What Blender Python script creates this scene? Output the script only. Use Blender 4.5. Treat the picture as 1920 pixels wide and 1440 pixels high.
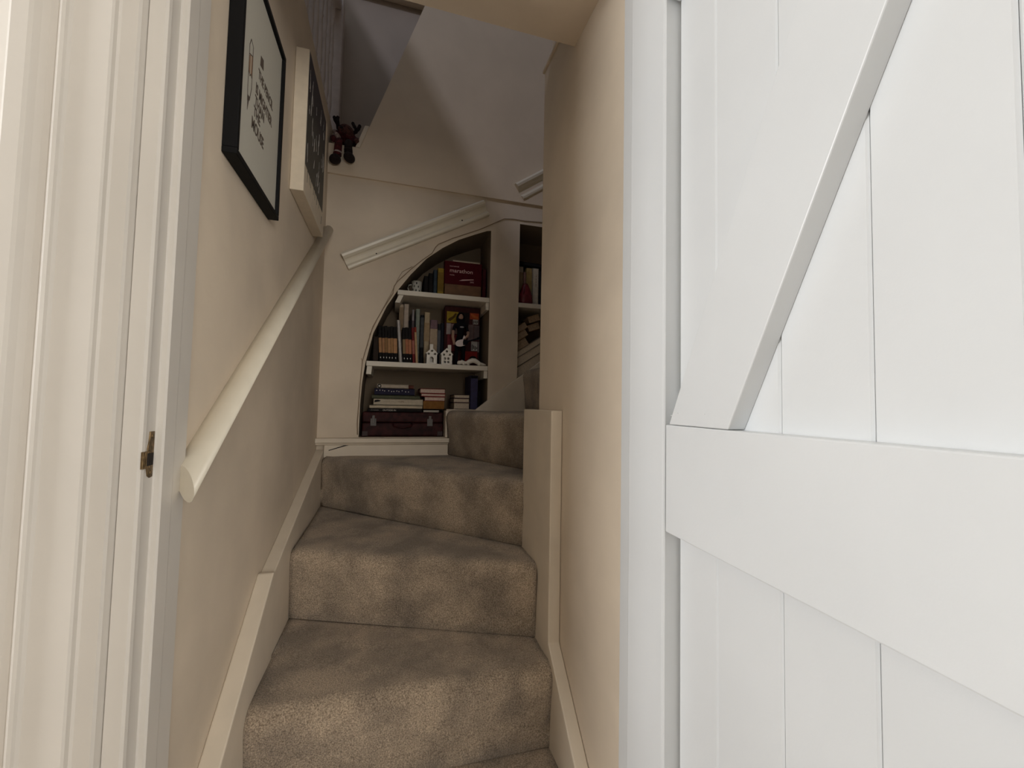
import bpy, bmesh, math, random
from mathutils import Vector, Matrix
random.seed(7)
for o in list(bpy.data.objects): bpy.data.objects.remove(o, do_unlink=True)
SC = bpy.context.scene
COL = SC.collection

# ------------------------------------------------------------------ camera
FPX = 791.76
YAW, PITCH, ROLL = [math.radians(a) for a in (15.910, 2.730, 1.185)]
fwd = Vector((math.sin(YAW)*math.cos(PITCH), math.cos(YAW)*math.cos(PITCH), math.sin(PITCH)))
rgt0 = Vector((math.cos(YAW), -math.sin(YAW), 0))
up0 = rgt0.cross(fwd)
rgt = rgt0*math.cos(ROLL) + up0*math.sin(ROLL)
up = -rgt0*math.sin(ROLL) + up0*math.cos(ROLL)
cd = bpy.data.cameras.new('camera'); cam = bpy.data.objects.new('camera', cd); COL.objects.link(cam)
cd.sensor_width = 36; cd.lens = FPX/1920*36; cd.clip_start = 0.02
cam.matrix_world = Matrix(((rgt.x, up.x, -fwd.x, 0), (rgt.y, up.y, -fwd.y, 0), (rgt.z, up.z, -fwd.z, 0), (0, 0, 0, 1)))
SC.camera = cam

# ------------------------------------------------------------------ world, light, exposure
w = bpy.data.worlds.new('world'); SC.world = w; w.use_nodes = True
w.node_tree.nodes['Background'].inputs[0].default_value = (0.75, 0.85, 1.0, 1)
w.node_tree.nodes['Background'].inputs[1].default_value = 0.6
SC.view_settings.view_transform = 'Standard'; SC.view_settings.look = 'None'
SC.view_settings.gamma = 1; SC.view_settings.use_curve_mapping = False
SC.view_settings.exposure = 0.2

def area(name, loc, direction, sx, sy, power, color, shape='RECTANGLE'):
    l = bpy.data.lights.new(name, 'AREA'); l.shape = shape; l.size = sx; l.size_y = sy
    l.energy = power; l.color = color
    o = bpy.data.objects.new(name, l); COL.objects.link(o); o.location = loc
    o.rotation_euler = Vector(direction).to_track_quat('-Z', 'Y').to_euler()
    return o
# daylight at the two windows of the front room (left wall, wall behind the camera)
area('daylight_side_window', (-2.46, 0.05, 0.40), (1, 0, 0), 1.0, 1.3, 48, (0.98, 0.99, 1.0))
area('daylight_rear_window', (0.95, -2.66, 0.45), (0, 1, 0), 1.5, 1.3, 45, (1.0, 0.96, 0.89))
# added small disc lamp standing in for sky, behind an assumed skylight opening
SKYLAMP_DIR = Vector((1, 0.9, -1.636)).normalized()
SKYLAMP_POS = Vector((-1.02-1.6, -3.0, 3.30+1.6*1.636))
area('skylight_standin_disc', SKYLAMP_POS, Vector((0.35, 2.0, 1.3))-SKYLAMP_POS, 0.14, 0.14, 58, (0.80, 0.83, 1.0), 'DISK')

# ------------------------------------------------------------------ materials
MATS = {}
def mat(name, col, rough=0.6, noise=0.0, scale=20.0, bump=0.0, bscale=200.0, metal=0.0, col2=None, spec=0.4, detail=4, coords='Object'):
    if name in MATS: return MATS[name]
    m = bpy.data.materials.new(name); m.use_nodes = True; nt = m.node_tree
    b = nt.nodes['Principled BSDF']
    b.inputs['Base Color'].default_value = (*col, 1); b.inputs['Roughness'].default_value = rough
    b.inputs['Metallic'].default_value = metal; b.inputs['Specular IOR Level'].default_value = spec
    tc = nt.nodes.new('ShaderNodeTexCoord')
    if noise or col2:
        n = nt.nodes.new('ShaderNodeTexNoise'); n.inputs['Scale'].default_value = scale; n.inputs['Detail'].default_value = detail
        nt.links.new(tc.outputs[coords], n.inputs['Vector'])
        r = nt.nodes.new('ShaderNodeValToRGB')
        c2 = col2 if col2 else tuple(c*(1-noise) for c in col)
        c1 = col if col2 else tuple(min(1, c*(1+noise*.5)) for c in col)
        r.color_ramp.elements[0].position = .35; r.color_ramp.elements[1].position = .65
        r.color_ramp.elements[0].color = (*c2, 1); r.color_ramp.elements[1].color = (*c1, 1)
        nt.links.new(n.outputs['Fac'], r.inputs['Fac']); nt.links.new(r.outputs['Color'], b.inputs['Base Color'])
    if bump:
        n2 = nt.nodes.new('ShaderNodeTexNoise'); n2.inputs['Scale'].default_value = bscale; n2.inputs['Detail'].default_value = 3
        nt.links.new(tc.outputs[coords], n2.inputs['Vector'])
        bp = nt.nodes.new('ShaderNodeBump'); bp.inputs['Strength'].default_value = bump; bp.inputs['Distance'].default_value = .002
        nt.links.new(n2.outputs['Fac'], bp.inputs['Height']); nt.links.new(bp.outputs['Normal'], b.inputs['Normal'])
    MATS[name] = m; return m

M_PAINT = mat('white_eggshell_paint', (.69, .645, .585), .38, noise=.03, scale=6, bump=.06, bscale=120)
M_DOOR = mat('white_satin_door_paint', (.80, .815, .82), .33, noise=.02, scale=5, bump=.05, bscale=260)
M_WALL = mat('cream_emulsion', (.73, .62, .49), .8, noise=.11, scale=3.2, bump=.55, bscale=22, detail=7)
M_UPPER = mat('pale_emulsion_upper', (.74, .62, .48), .85, noise=.04, scale=6, bump=.2, bscale=60)
M_TRIM = mat('cream_gloss_trim', (.74, .645, .52), .42, noise=.05, scale=12, bump=.05, bscale=90)
M_RAIL = mat('ivory_gloss_rail', (.78, .71, .58), .3, noise=.04, scale=15)
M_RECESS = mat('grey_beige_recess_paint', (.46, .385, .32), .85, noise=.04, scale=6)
M_ROOM = mat('room_emulsion', (.50, .48, .44), .8)
M_FLOOR = mat('room_floor', (.32, .25, .18), .6, noise=.2, scale=3)
M_SHELF = mat('white_shelf_paint', (.76, .70, .60), .45, noise=.05, scale=14)
M_NICHE = mat('niche_dark_brown', (.22, .165, .11), .85, noise=.06, scale=6)  # darker brown than the cream wall around the niches

def carpet():
    m = bpy.data.materials.new('taupe_carpet'); m.use_nodes = True; nt = m.node_tree; b = nt.nodes['Principled BSDF']
    tc = nt.nodes.new('ShaderNodeTexCoord')
    def noise(scale, detail, rough=.6):
        n = nt.nodes.new('ShaderNodeTexNoise'); n.inputs['Scale'].default_value = scale; n.inputs['Detail'].default_value = detail
        n.inputs['Roughness'].default_value = rough
        nt.links.new(tc.outputs['Object'], n.inputs['Vector']); return n
    def ramp(n, p0, p1, c0, c1):
        r = nt.nodes.new('ShaderNodeValToRGB'); e = r.color_ramp.elements
        e[0].position = p0; e[1].position = p1; e[0].color = (*c0, 1); e[1].color = (*c1, 1)
        nt.links.new(n.outputs['Fac'], r.inputs['Fac']); return r
    tuft = ramp(noise(360, 3), .34, .68, (.20, .150, .105), (.63, .505, .375))
    patch = ramp(noise(7, 3, .55), .38, .62, (.62, .61, .61), (1.14, 1.12, 1.09))
    mx = nt.nodes.new('ShaderNodeMix'); mx.data_type = 'RGBA'; mx.blend_type = 'MULTIPLY'; mx.inputs[0].default_value = 1
    nt.links.new(tuft.outputs['Color'], mx.inputs[6]); nt.links.new(patch.outputs['Color'], mx.inputs[7])
    nt.links.new(mx.outputs[2], b.inputs['Base Color'])
    b.inputs['Roughness'].default_value = .97; b.inputs['Specular IOR Level'].default_value = .1
    b.inputs['Sheen Weight'].default_value = .25; b.inputs['Sheen Roughness'].default_value = .6
    bp = nt.nodes.new('ShaderNodeBump'); bp.inputs['Strength'].default_value = .9; bp.inputs['Distance'].default_value = .004
    nt.links.new(noise(300, 3).outputs['Fac'], bp.inputs['Height'])
    nt.links.new(bp.outputs['Normal'], b.inputs['Normal'])
    return m
M_CARPET = carpet()

# ------------------------------------------------------------------ helpers
def link(name, me, m, parent=None, smooth=False):
    o = bpy.data.objects.new(name, me); COL.objects.link(o)
    if m: me.materials.append(m)
    if smooth:
        for p in me.polygons: p.use_smooth = True
    if parent is not None:
        o.parent = parent
        o.matrix_parent_inverse = parent.matrix_basis.inverted()
    return o
def from_bm(name, bm, m, parent=None, smooth=False):
    bmesh.ops.recalc_face_normals(bm, faces=bm.faces[:])
    me = bpy.data.meshes.new(name); bm.to_mesh(me); bm.free()
    return link(name, me, m, parent, smooth)
def add_box(bm, x0, x1, y0, y1, z0, z1, bev=0.0, seg=2, M=None):
    b2 = bmesh.new(); bmesh.ops.create_cube(b2, size=1)
    for v in b2.verts:
        v.co = Vector(((x0+x1)/2 + v.co.x*(x1-x0), (y0+y1)/2 + v.co.y*(y1-y0), (z0+z1)/2 + v.co.z*(z1-z0)))
    if bev: bmesh.ops.bevel(b2, geom=b2.edges[:], offset=bev, segments=seg, affect='EDGES', profile=.5)
    merge(bm, b2, M)
def merge(bm, b2, M=None):
    if M is not None: bmesh.ops.transform(b2, matrix=M, verts=b2.verts[:])
    me = bpy.data.meshes.new('tmp'); b2.to_mesh(me); b2.free(); bm.from_mesh(me); bpy.data.meshes.remove(me)
def box(name, d, m, parent=None, bev=0.0, M=None, seg=2):
    bm = bmesh.new(); add_box(bm, *d, bev=bev, M=M, seg=seg); return from_bm(name, bm, m, parent)
def add_prism(bm, pts, axis, a0, a1, bev=0.0, M=None):
    # pts: 2-D outline; axis: the extrusion axis ('x': pts are (y,z); 'y': (x,z); 'z': (x,y))
    b2 = bmesh.new()
    def P(p, a): return {'x': (a, p[0], p[1]), 'y': (p[0], a, p[1]), 'z': (p[0], p[1], a)}[axis]
    A = [b2.verts.new(P(p, a0)) for p in pts]; B = [b2.verts.new(P(p, a1)) for p in pts]
    b2.faces.new(A); b2.faces.new(list(reversed(B)))
    n = len(pts)
    for i in range(n): b2.faces.new((A[i], B[i], B[(i+1) % n], A[(i+1) % n]))
    bmesh.ops.recalc_face_normals(b2, faces=b2.faces[:])
    if bev: bmesh.ops.bevel(b2, geom=b2.edges[:], offset=bev, segments=2, affect='EDGES', profile=.5)
    bmesh.ops.triangulate(b2, faces=[f for f in b2.faces if len(f.verts) > 4])
    merge(bm, b2, M)
def prism(name, pts, axis, a0, a1, m, parent=None, bev=0.0, M=None):
    bm = bmesh.new(); add_prism(bm, pts, axis, a0, a1, bev, M); return from_bm(name, bm, m, parent)
def add_tube(bm, pts, rad, seg=10, caps=True, flat=None):
    pts = [Vector(p) for p in pts]; rings = []
    for i, p in enumerate(pts):
        t = (pts[min(i+1, len(pts)-1)] - pts[max(i-1, 0)]).normalized()
        u = t.cross(Vector((0, 0, 1)));  u = t.cross(Vector((0, 1, 0))) if u.length < 1e-3 else u
        u.normalize(); v = t.cross(u).normalized()
        r = rad[i] if isinstance(rad, (list, tuple)) else rad
        rings.append([bm.verts.new(p + (u*math.cos(2*math.pi*k/seg) + v*math.sin(2*math.pi*k/seg))*r) for k in range(seg)])
    for a, b in zip(rings, rings[1:]):
        for k in range(seg): bm.faces.new((a[k], a[(k+1) % seg], b[(k+1) % seg], b[k]))
    if caps: bm.faces.new(rings[0]); bm.faces.new(list(reversed(rings[-1])))
def tube(name, pts, rad, m, parent=None, seg=10, smooth=True):
    bm = bmesh.new(); add_tube(bm, pts, rad, seg); return from_bm(name, bm, m, parent, smooth)
def add_lathe(bm, prof, cx=0, cy=0, seg=16, axis='z'):
    rings = []
    for r, z in prof:
        if r < 1e-5: rings.append([bm.verts.new((cx, cy, z))])
        else: rings.append([bm.verts.new((cx+r*math.cos(2*math.pi*k/seg), cy+r*math.sin(2*math.pi*k/seg), z)) for k in range(seg)])
    for a, b in zip(rings, rings[1:]):
        for k in range(seg):
            q = [a[k % len(a)], a[(k+1) % len(a)], b[(k+1) % len(b)], b[k % len(b)]]
            q2 = []
            for v in q:
                if v not in q2: q2.append(v)
            if len(q2) > 2: bm.faces.new(q2)
def add_ball(bm, c, r, seg=14, rot=None):
    b2 = bmesh.new(); bmesh.ops.create_uvsphere(b2, u_segments=seg, v_segments=max(6, seg*2//3), radius=1)
    R = rot.to_matrix().to_4x4() if rot else Matrix.Identity(4)
    merge(bm, b2, Matrix.Translation(c) @ R @ Matrix.Diagonal((*r, 1)))
def ball(name, c, r, m, parent=None, seg=14, rot=None):
    bm = bmesh.new(); add_ball(bm, c, r, seg, rot); return from_bm(name, bm, m, parent, True)
def empty(name, label=None, cat=None, group=None, loc=(0, 0, 0), rot=(0, 0, 0)):
    o = bpy.data.objects.new(name, None); COL.objects.link(o); o.location = loc; o.rotation_euler = rot
    o.empty_display_size = .05
    tag(o, label, cat, group); return o
def tag(o, label=None, cat=None, group=None, kind=None):
    if label: o['label'] = label
    if cat: o['category'] = cat
    if group: o['group'] = group
    if kind: o['kind'] = kind
    return o
def struct(o, label=None): return tag(o, label, kind='structure')
def text_mesh(name, s, size, m, M, parent=None, extrude=.0004, align='LEFT', xs=1.0, bold=.006):
    c = bpy.data.curves.new('tmp_text', 'FONT'); c.body = s; c.size = size; c.extrude = extrude; c.offset = size*bold; c.align_x = align
    c.resolution_u = 3
    o = bpy.data.objects.new('tmp_text', c); COL.objects.link(o)
    dg = bpy.context.evaluated_depsgraph_get(); dg.update()
    me = bpy.data.meshes.new_from_object(o.evaluated_get(dg)); bpy.data.objects.remove(o, do_unlink=True)
    me.transform(Matrix.Diagonal((xs, 1, 1, 1))); me.transform(M); me.materials.clear()
    me.name = name
    return link(name, me, m, parent)
# text standing upright facing -Y (reads along +X), facing +X (reads along +Y)
def face_negY(x, y, z): return Matrix.Translation((x, y, z)) @ Matrix.Rotation(math.radians(90), 4, 'X')
def face_posX(x, y, z): return Matrix.Translation((x, y, z)) @ Matrix.Rotation(math.radians(90), 4, 'Z') @ Matrix.Rotation(math.radians(90), 4, 'X')

FLOOR = -1.06
# ------------------------------------------------------------------ the setting: front room shell (holds the camera)
struct(box('floor', (-2.4, 2.2, -2.6, 0.80, FLOOR-.05, FLOOR), M_FLOOR), 'brown floor of the front room')
struct(box('ceiling', (-2.4, 2.2, -2.6, 0.78, 1.30, 1.35), mat('white_ceiling_paint', (.84, .82, .78), .9)), 'white ceiling of the front room')
def wall_with_hole(name, axis, a0, a1, u0, u1, v0, v1, hu0, hu1, hv0, hv1, m):
    bm = bmesh.new()
    for (p0, p1, q0, q1) in ((u0, hu0, v0, v1), (hu1, u1, v0, v1), (hu0, hu1, v0, hv0), (hu0, hu1, hv1, v1)):
        if axis == 'x': add_box(bm, a0, a1, p0, p1, q0, q1)
        else: add_box(bm, p0, p1, a0, a1, q0, q1)
    return struct(from_bm(name, bm, m))
wall_with_hole('wall_room_left', 'x', -2.5, -2.4, -2.6, .78, FLOOR, 1.30, -.45, .55, -.25, 1.05, M_ROOM)
wall_with_hole('wall_room_rear', 'y', -2.7, -2.6, -2.4, 2.2, FLOOR, 1.30, .20, 1.70, -.2, 1.1, M_ROOM)
struct(box('wall_room_right', (2.2, 2.3, -2.7, .78, FLOOR, 1.30), M_ROOM))
struct(box('wall_front_left', (-2.4, -.335, .64, .7605, FLOOR, 1.30), M_ROOM))
struct(box('wall_front_right', (.47, 2.2, .61, .746, FLOOR, 1.30), M_ROOM))
struct(box('wall_front_top', (-.335, .47, .64, .776, .93, 1.30), M_ROOM))
def window(name, axis, a, u0, u1, v0, v1):
    e = struct(empty(name, None, loc=((a, u0, v0) if axis == 'x' else (u0, a, v0))))
    for k in range(4):
        f = .05
        r = [(u0, u1, v0, v0+f), (u0, u1, v1-f, v1), (u0, u0+f, v0+f, v1-f), (u1-f, u1, v0+f, v1-f)][k]
        d = (a-.03, a+.03, r[0], r[1], r[2], r[3]) if axis == 'x' else (r[0], r[1], a-.03, a+.03, r[2], r[3])
        box('window_frame', d, M_PAINT, e, bev=.004)
window('window_1', 'x', -2.42, -.45, .55, -.25, 1.05)
window('window_2', 'y', -2.62, .20, 1.70, -.2, 1.1)

# ------------------------------------------------------------------ door frame
# left side: moulded architrave on the room face, then the rebated jamb
ARCH = [(-.3245, .70), (-.3245, .634), (-.3265, .6305), (-.3435, .6305), (-.3460, .6285), (-.3460, .6215), (-.3480, .6195),
        (-.3840, .6175), (-.3862, .6140), (-.3872, .6105), (-.3900, .6088), (-.3930, .6105), (-.3950, .6150), (-.3990, .6180), (-.4050, .6170),
        (-.4100, .6120), (-.4135, .6060), (-.4165, .6035), (-.4310, .6020), (-.4350, .6050), (-.4372, .6100), (-.4400, .6140), (-.4520, .6160), (-.4560, .6200), (-.4560, .70)]
struct(prism('trim_1', ARCH, 'z', FLOOR, .96, M_PAINT), 'white moulded architrave left of the stair doorway')
JAMB = [(-.3060, .760), (-.2995, .7595), (-.2975, .7570), (-.2968, .7200), (-.2955, .7160), (-.2952, .6870), (-.2975, .6845), (-.3030, .6840), (-.3045, .6820), (-.3045, .6590),
        (-.3025, .6560), (-.3035, .6510), (-.3065, .6485), (-.3235, .6470), (-.3243, .6490), (-.3243, .70), (-.335, .70), (-.335, .760)]
jl = struct(prism('trim_2', JAMB, 'z', FLOOR, .93, M_PAINT), 'white rebated door jamb on the latch side')
JR = [(.4405, .7455), (.4385, .7445), (.4330, .7085), (.4320, .7040), (.4318, .6055), (.4325, .6015), (.4345, .6000), (.4695, .6000), (.4695, .7455)]
struct(prism('trim_3', JR, 'z', FLOOR, .93, M_DOOR), 'white door jamb on the hinge side')
struct(box('trim_13', (-.456, .47, .607, .66, .955, 1.06), M_PAINT, bev=.006), 'white architrave across the top of the doorway')
struct(box('trim_4', (-.3045, .4318, .65, .77, .90, .955), M_PAINT, bev=.003), 'white head of the door frame')

# ------------------------------------------------------------------ ledged and braced door, standing open against the right
door = empty('door_1', 'open white ledged and braced plank door at the right', None, loc=(.4585, .5955, FLOOR+.01), rot=(0, 0, math.atan2(-1, -.06)))
struct(door)
DM = Matrix.Translation((.4585, .5955, 0)) @ Matrix.Rotation(math.atan2(-1, -.06), 4, 'Z')
edges = [0, .0888, .1988, .3045, .4105, .5165, .6225, .728]
for a, b in zip(edges, edges[1:]):
    bm = bmesh.new()
    g = .0003; c = .0024
    add_prism(bm, [(a+g, .024), (a+g, c), (a+g+c, 0), (b-g-c, 0), (b-g, c), (b-g, .024)], 'z', FLOOR+.01, .89, M=DM)
    from_bm('plank', bm, M_DOOR, door)
bm = bmesh.new(); add_box(bm, .002, .726, .013, .020, FLOOR+.012, .888, M=DM); from_bm('tongue_panel', bm, M_DOOR, door)
for z0, z1 in ((-.2005, -.0282), (.70, .86), (-.97, -.80)):
    bm = bmesh.new(); add_box(bm, .001, .722, -.0265, .0002, z0, z1, bev=.0022, M=DM); from_bm('ledge', bm, M_DOOR, door)
bm = bmesh.new(); add_prism(bm, [(.0105, -.0275), (.1425, -.0275), (.513, .6995), (.380, .6995)], 'y', -.0265, .0002, bev=.0016, M=DM)
from_bm('brace', bm, M_DOOR, door)
for x, z in ((.035, -.008), (.098, -.008), (.018, -.013)):
    bm = bmesh.new(); add_ball(bm, DM @ Vector((x, -.0265, z)), (.0012, .0012, .0012), 8); from_bm('nail_head', bm, M_DOOR, door)

# strike plate on the latch-side jamb
M_BRASS = mat('tarnished_brass', (.24, .165, .085), .45, noise=.5, scale=120, metal=.85)
M_DARK = mat('dark_recess', (.02, .015, .012), .8)
sp = empty('strike_plate', 'small tarnished brass strike plate on the white latch-side jamb', 'strike plate', loc=(-.3045, .67, -.106))
bm = bmesh.new()
add_prism(bm, [(.664, -.095), (.667, -.104), (.672, -.107), (.6785, -.106), (.6785, -.046), (.668, -.046), (.6665, -.060), (.664, -.067)], 'x', -.3049, -.3030, bev=.0003)
from_bm('plate', bm, M_BRASS, sp)
bm = bmesh.new(); add_box(bm, -.3006, -.2992, .6570, .6700, -.0895, -.0735); from_bm('latch_hole', bm, M_DARK, sp)
bm = bmesh.new()
for i in range(5):
    a = i/4; add_box(bm, -.3040, -.2998-.0003*i, .6655-a*.0125-.0032, .6655-a*.0125+.0006, -.093, -.071, bev=.0004)
from_bm('lip', bm, M_BRASS, sp)
for z in (-.052, -.100):
    bm = bmesh.new(); add_ball(bm, (-.3030, .6735, z), (.0010, .0028, .0028), 10); from_bm('screw', bm, M_BRASS, sp, True)

# ------------------------------------------------------------------ stairwell walls
struct(box('wall_left', (-.42, -.305, .7605, 2.05, FLOOR, 1.262), M_WALL), 'cream plaster wall left of the stairs')
bm = bmesh.new(); add_prism(bm, [(.44, .746), (.44, 1.233), (.4425, 1.238), (.448, 1.24), (1.9, 1.24), (1.9, .746)], 'z', FLOOR, 1.066)
struct(from_bm('wall_right', bm, M_WALL), 'cream plaster wall right of the stairs ending at the turn')
struct(box('trim_5', (.434, 1.9, 1.001, 1.243, 1.066, 1.078), M_TRIM, bev=.003), 'thin bead along the top of the right stair wall')
struct(box('wall_upper_right', (.465, 1.9, 1.0, 1.235, 1.078, 3.30), M_UPPER))
struct(box('ceiling_soffit', (-.305, 1.9, .776, 1.0, .956, 1.26), M_WALL), 'flat cream soffit over the foot of the stairs')

# back wall with the arched book niche and a second niche
N1 = [(-.134, -.161), (-.133, -.019), (-.128, .08), (-.117, .172), (-.088, .307), (-.034, .434), (.011, .512), (.068, .593), (.139, .677), (.212, .737), (.288, .786),
      (.365, .822), (.425, .848), (.447, .852), (.447, -.03), (.252, -.03), (.252, -.161)]
N2 = [(.595, .118), (.595, .907), (.95, .907), (.95, .352)]
def wall_holes(name, outer, holes, y, depth, m, mn):
    bm = bmesh.new(); loops = []
    for L in [outer] + holes:
        vs = [bm.verts.new((p[0], y, p[1])) for p in L]
        loops.append(vs)
        for i in range(len(vs)): bm.edges.new((vs[i], vs[(i+1) % len(vs)]))
    bmesh.ops.triangle_fill(bm, use_beauty=True, edges=bm.edges[:])
    ow = from_bm(name, bm, m)
    for p in ow.data.polygons:
        pass
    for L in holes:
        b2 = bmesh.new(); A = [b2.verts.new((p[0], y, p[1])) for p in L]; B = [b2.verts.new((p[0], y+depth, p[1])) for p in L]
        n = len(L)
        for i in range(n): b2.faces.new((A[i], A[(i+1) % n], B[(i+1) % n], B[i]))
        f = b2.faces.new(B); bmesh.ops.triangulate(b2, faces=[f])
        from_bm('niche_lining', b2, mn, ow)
    return ow
OUT = [(-.305, FLOOR), (1.9, FLOOR), (1.9, 1.02), (-.305, 1.02)]
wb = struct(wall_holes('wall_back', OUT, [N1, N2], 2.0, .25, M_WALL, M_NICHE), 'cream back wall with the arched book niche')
W1 = [(-.305, 1.012), (-.305, 1.147), (-.174, 1.147), (.09, 1.891), (.59, 3.30), (1.9, 3.30), (1.9, 1.012)]
struct(prism('wall_back_upper', W1, 'y', 1.988, 2.09, M_UPPER), 'pale upper wall with a steep sloping left edge')
struct(prism('trim_6', [(-.193, 1.147), (-.174, 1.147), (-.136, 1.254), (-.156, 1.254)], 'y', 1.984, 2.06, M_TRIM, bev=.002), 'short cream board along the foot of the sloping wall edge')
struct(box('trim_11', (-.305, .75, 2.09, 2.42, 1.05, 1.146), M_UPPER))
bm = bmesh.new(); add_box(bm, -.305, -.176, 1.99, 2.10, 1.10, 1.147); struct(from_bm('trim_12', bm, M_UPPER))
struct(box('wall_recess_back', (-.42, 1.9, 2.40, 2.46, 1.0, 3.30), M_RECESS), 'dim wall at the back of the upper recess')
struct(box('wall_recess_left', (-.42, -.305, 2.05, 2.42, 1.0, 1.262), M_UPPER))
struct(box('trim_7', (-.305, .9, 2.355, 2.40, 2.256, 2.283), M_UPPER, bev=.006), 'thin moulding high on the recess wall')

# upper landing shell; assumed skylight opening, shaped to cast the upstairs shadow edge
struct(box('floor_landing', (-2.4, -.42, .762, 2.42, 1.05, 1.26), M_FLOOR))
struct(box('floor_upper', (-2.4, 1.9, -1.0, .776, 1.352, 1.40), M_FLOOR))
struct(box('wall_upper_left', (-1.15, -1.05, -1.0, 2.46, 1.26, 3.30), M_UPPER))  # added landing wall, set close in to darken behind the balusters
struct(box('wall_upper_front', (-2.4, 1.9, -1.1, -1.0, 1.36, 3.30), M_UPPER))
struct(box('wall_upper_side', (1.9, 2.0, -1.1, 2.46, FLOOR, 3.30), M_UPPER))
struct(box('wall_upper_back', (-2.4, -.42, 2.40, 2.46, 1.26, 3.30), M_UPPER))
wall_ceiling = bmesh.new()
for d in ((-2.5, -1.02, -1.1, 2.46), (.05, 2.0, -1.1, 2.46), (-1.02, .05, -1.1, -.85), (-1.02, .05, 2.0, 2.46)):
    add_box(wall_ceiling, d[0], d[1], d[2], d[3], 3.30, 3.36)
struct(from_bm('ceiling_upper', wall_ceiling, M_UPPER))

# ------------------------------------------------------------------ staircase, carpeted
R0 = .205
ZT = {'0': -.855, 'A': -.650, 'B': -.445, 'C': -.240, 'D': -.035, 'E': .170, 'F': .375}
stairs = empty('staircase', 'narrow staircase with taupe carpet winding up to the right', 'staircase', loc=(.07, .8, FLOOR))
def lerp(a, b, t): return (a[0]+(b[0]-a[0])*t, a[1]+(b[1]-a[1])*t)
def along(pts, s):
    L = [math.dist(a, b) for a, b in zip(pts, pts[1:])]; d = s*sum(L)
    for (a, b), l in zip(zip(pts, pts[1:]), L):
        if d <= l+1e-9: return lerp(a, b, d/l)
        d -= l
    return pts[-1]
def step(key, front, back, z1, rad=.036, over=.014, nx=36):
    """carpeted step: riser up to a rounded nosing, tread back to the next riser; the ends are closed"""
    z0 = z1-R0-.003; bm = bmesh.new(); cols = []
    for i in range(nx+1):
        s = i/nx; f = Vector((*along(front, s), 0)); b = Vector((*along(back, s), 0))
        n = Vector((front[-1][1]-front[0][1], front[0][0]-front[-1][0], 0)).normalized()   # outward, towards the climber
        w1 = .0022*math.sin(s*17+ord(key))+.0015*math.sin(s*41)
        prof = []
        prof.append((f - n*.012, z0))
        for t in (.045, .25, .5, .75, 1): prof.append((f + n*(over*t*t + w1*t), z0+(z1-rad-z0)*t))
        for k in range(1, 7):
            a = k/6*math.pi/2
            prof.append((f + n*(over+w1 - rad*(1-math.cos(a))), z1-rad+rad*math.sin(a)))
        st = f + n*(over-rad)
        bb = b - n*.0 + (b-f).normalized()*.03
        for t in (.15, .35, .55, .75, .9, 1): prof.append((st.lerp(bb, t), z1 + .0015*math.sin(t*9+s*8)))
        prof.append((bb, z0)); cols.append([bm.verts.new((p.x, p.y, z)) for p, z in prof])
    for a, b in zip(cols, cols[1:]):
        m = len(a)
        for j in range(m): bm.faces.new((a[j], b[j], b[(j+1) % m], a[(j+1) % m]))
    bm.faces.new(cols[0]); bm.faces.new(list(reversed(cols[-1])))
    bmesh.ops.triangulate(bm, faces=[f for f in bm.faces if len(f.verts) > 4])
    o = from_bm('step', bm, M_CARPET, stairs, True)
    return o
XL, XR = -.271, .408
f0 = [(XL, .812), (XR, .812)]; fA = [(XL, 1.022), (XR, 1.022)]
fB = [(XL, 1.410), (XR, 1.140)]; fC = [(XL, 1.945), (XR, 1.277)]
fD = [(.258, 1.972), (.575, 1.255)]; fE = [(.632, 1.975), (.632, 1.245)]; fF = [(.86, 1.975), (.86, 1.245)]
step('0', f0, fA, ZT['0']); step('A', fA, fB, ZT['A']); step('B', fB, fC, ZT['B'])
step('C', fC, [(XL, 1.965), (.258, 1.965), (.575, 1.255)], ZT['C'], nx=48)
step('D', fD, fE, ZT['D']); step('E', fE, fF, ZT['E']); step('F', fF, [(1.1, 1.975), (1.1, 1.245)], ZT['F'])
# strings and skirtings
struct(prism('baseboard_left', [(.777, -1.055), (.777, -.722), (1.200, -.434), (1.215, -.436), (1.215, -1.055)], 'x', -.305, -.268, M_TRIM, bev=.003), 'cream sloping skirting along the left stair wall')
struct(prism('baseboard_left_upper', [(1.2155, -1.055), (1.2155, -.444), (1.985, -.212), (1.985, -1.055)], 'x', -.305, -.2715, M_TRIM, bev=.003), 'upper length of cream skirting beside the winding steps')
struct(prism('baseboard_right', [(.748, -1.055), (.748, -.908), (1.042, -.612), (1.045, -.015), (1.285, -.015), (1.285, -1.055)], 'x', .4075, .4395, M_TRIM, bev=.003), 'tall cream skirting board at the foot of the right wall')
bm = bmesh.new(); add_prism(bm, [(1.955, -.163), (1.953, -.168), (1.9535, -.180), (1.957, -.183), (1.964, -.184), (1.966, -.190), (1.97, -.193), (1.9995, -.193), (1.9995, -.163)], 'x', -.304, .262)
struct(from_bm('trim_8', bm, M_TRIM), 'cream moulded ledge below the arched niche')
bsk = struct(box('baseboard_back', (-.2705, .262, 1.970, 1.9995, -.30, -.193), M_TRIM, bev=.002), 'cream skirting under the niche ledge')
prism('joint_gap', [(-.252, -.2135), (-.190, -.1935), (-.170, -.1935), (-.190, -.1985), (-.250, -.2165)], 'y', 1.9694, 1.9720, M_DARK, bsk)
struct(prism('trim_9', [(.30, -.10), (.372, -.042), (.51, .066), (.625, .150), (1.7, .99), (1.7, .60), (.64, -.10)], 'y', 1.9755, 1.9995, M_TRIM, bev=.002), 'cream sloping string board rising along the back wall')
struct(box('trim_10', (.2455, .2565, 1.973, 2.24, -.160, -.037), M_TRIM, bev=.002), 'cream upright board between the suitcase and the upper step')

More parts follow.
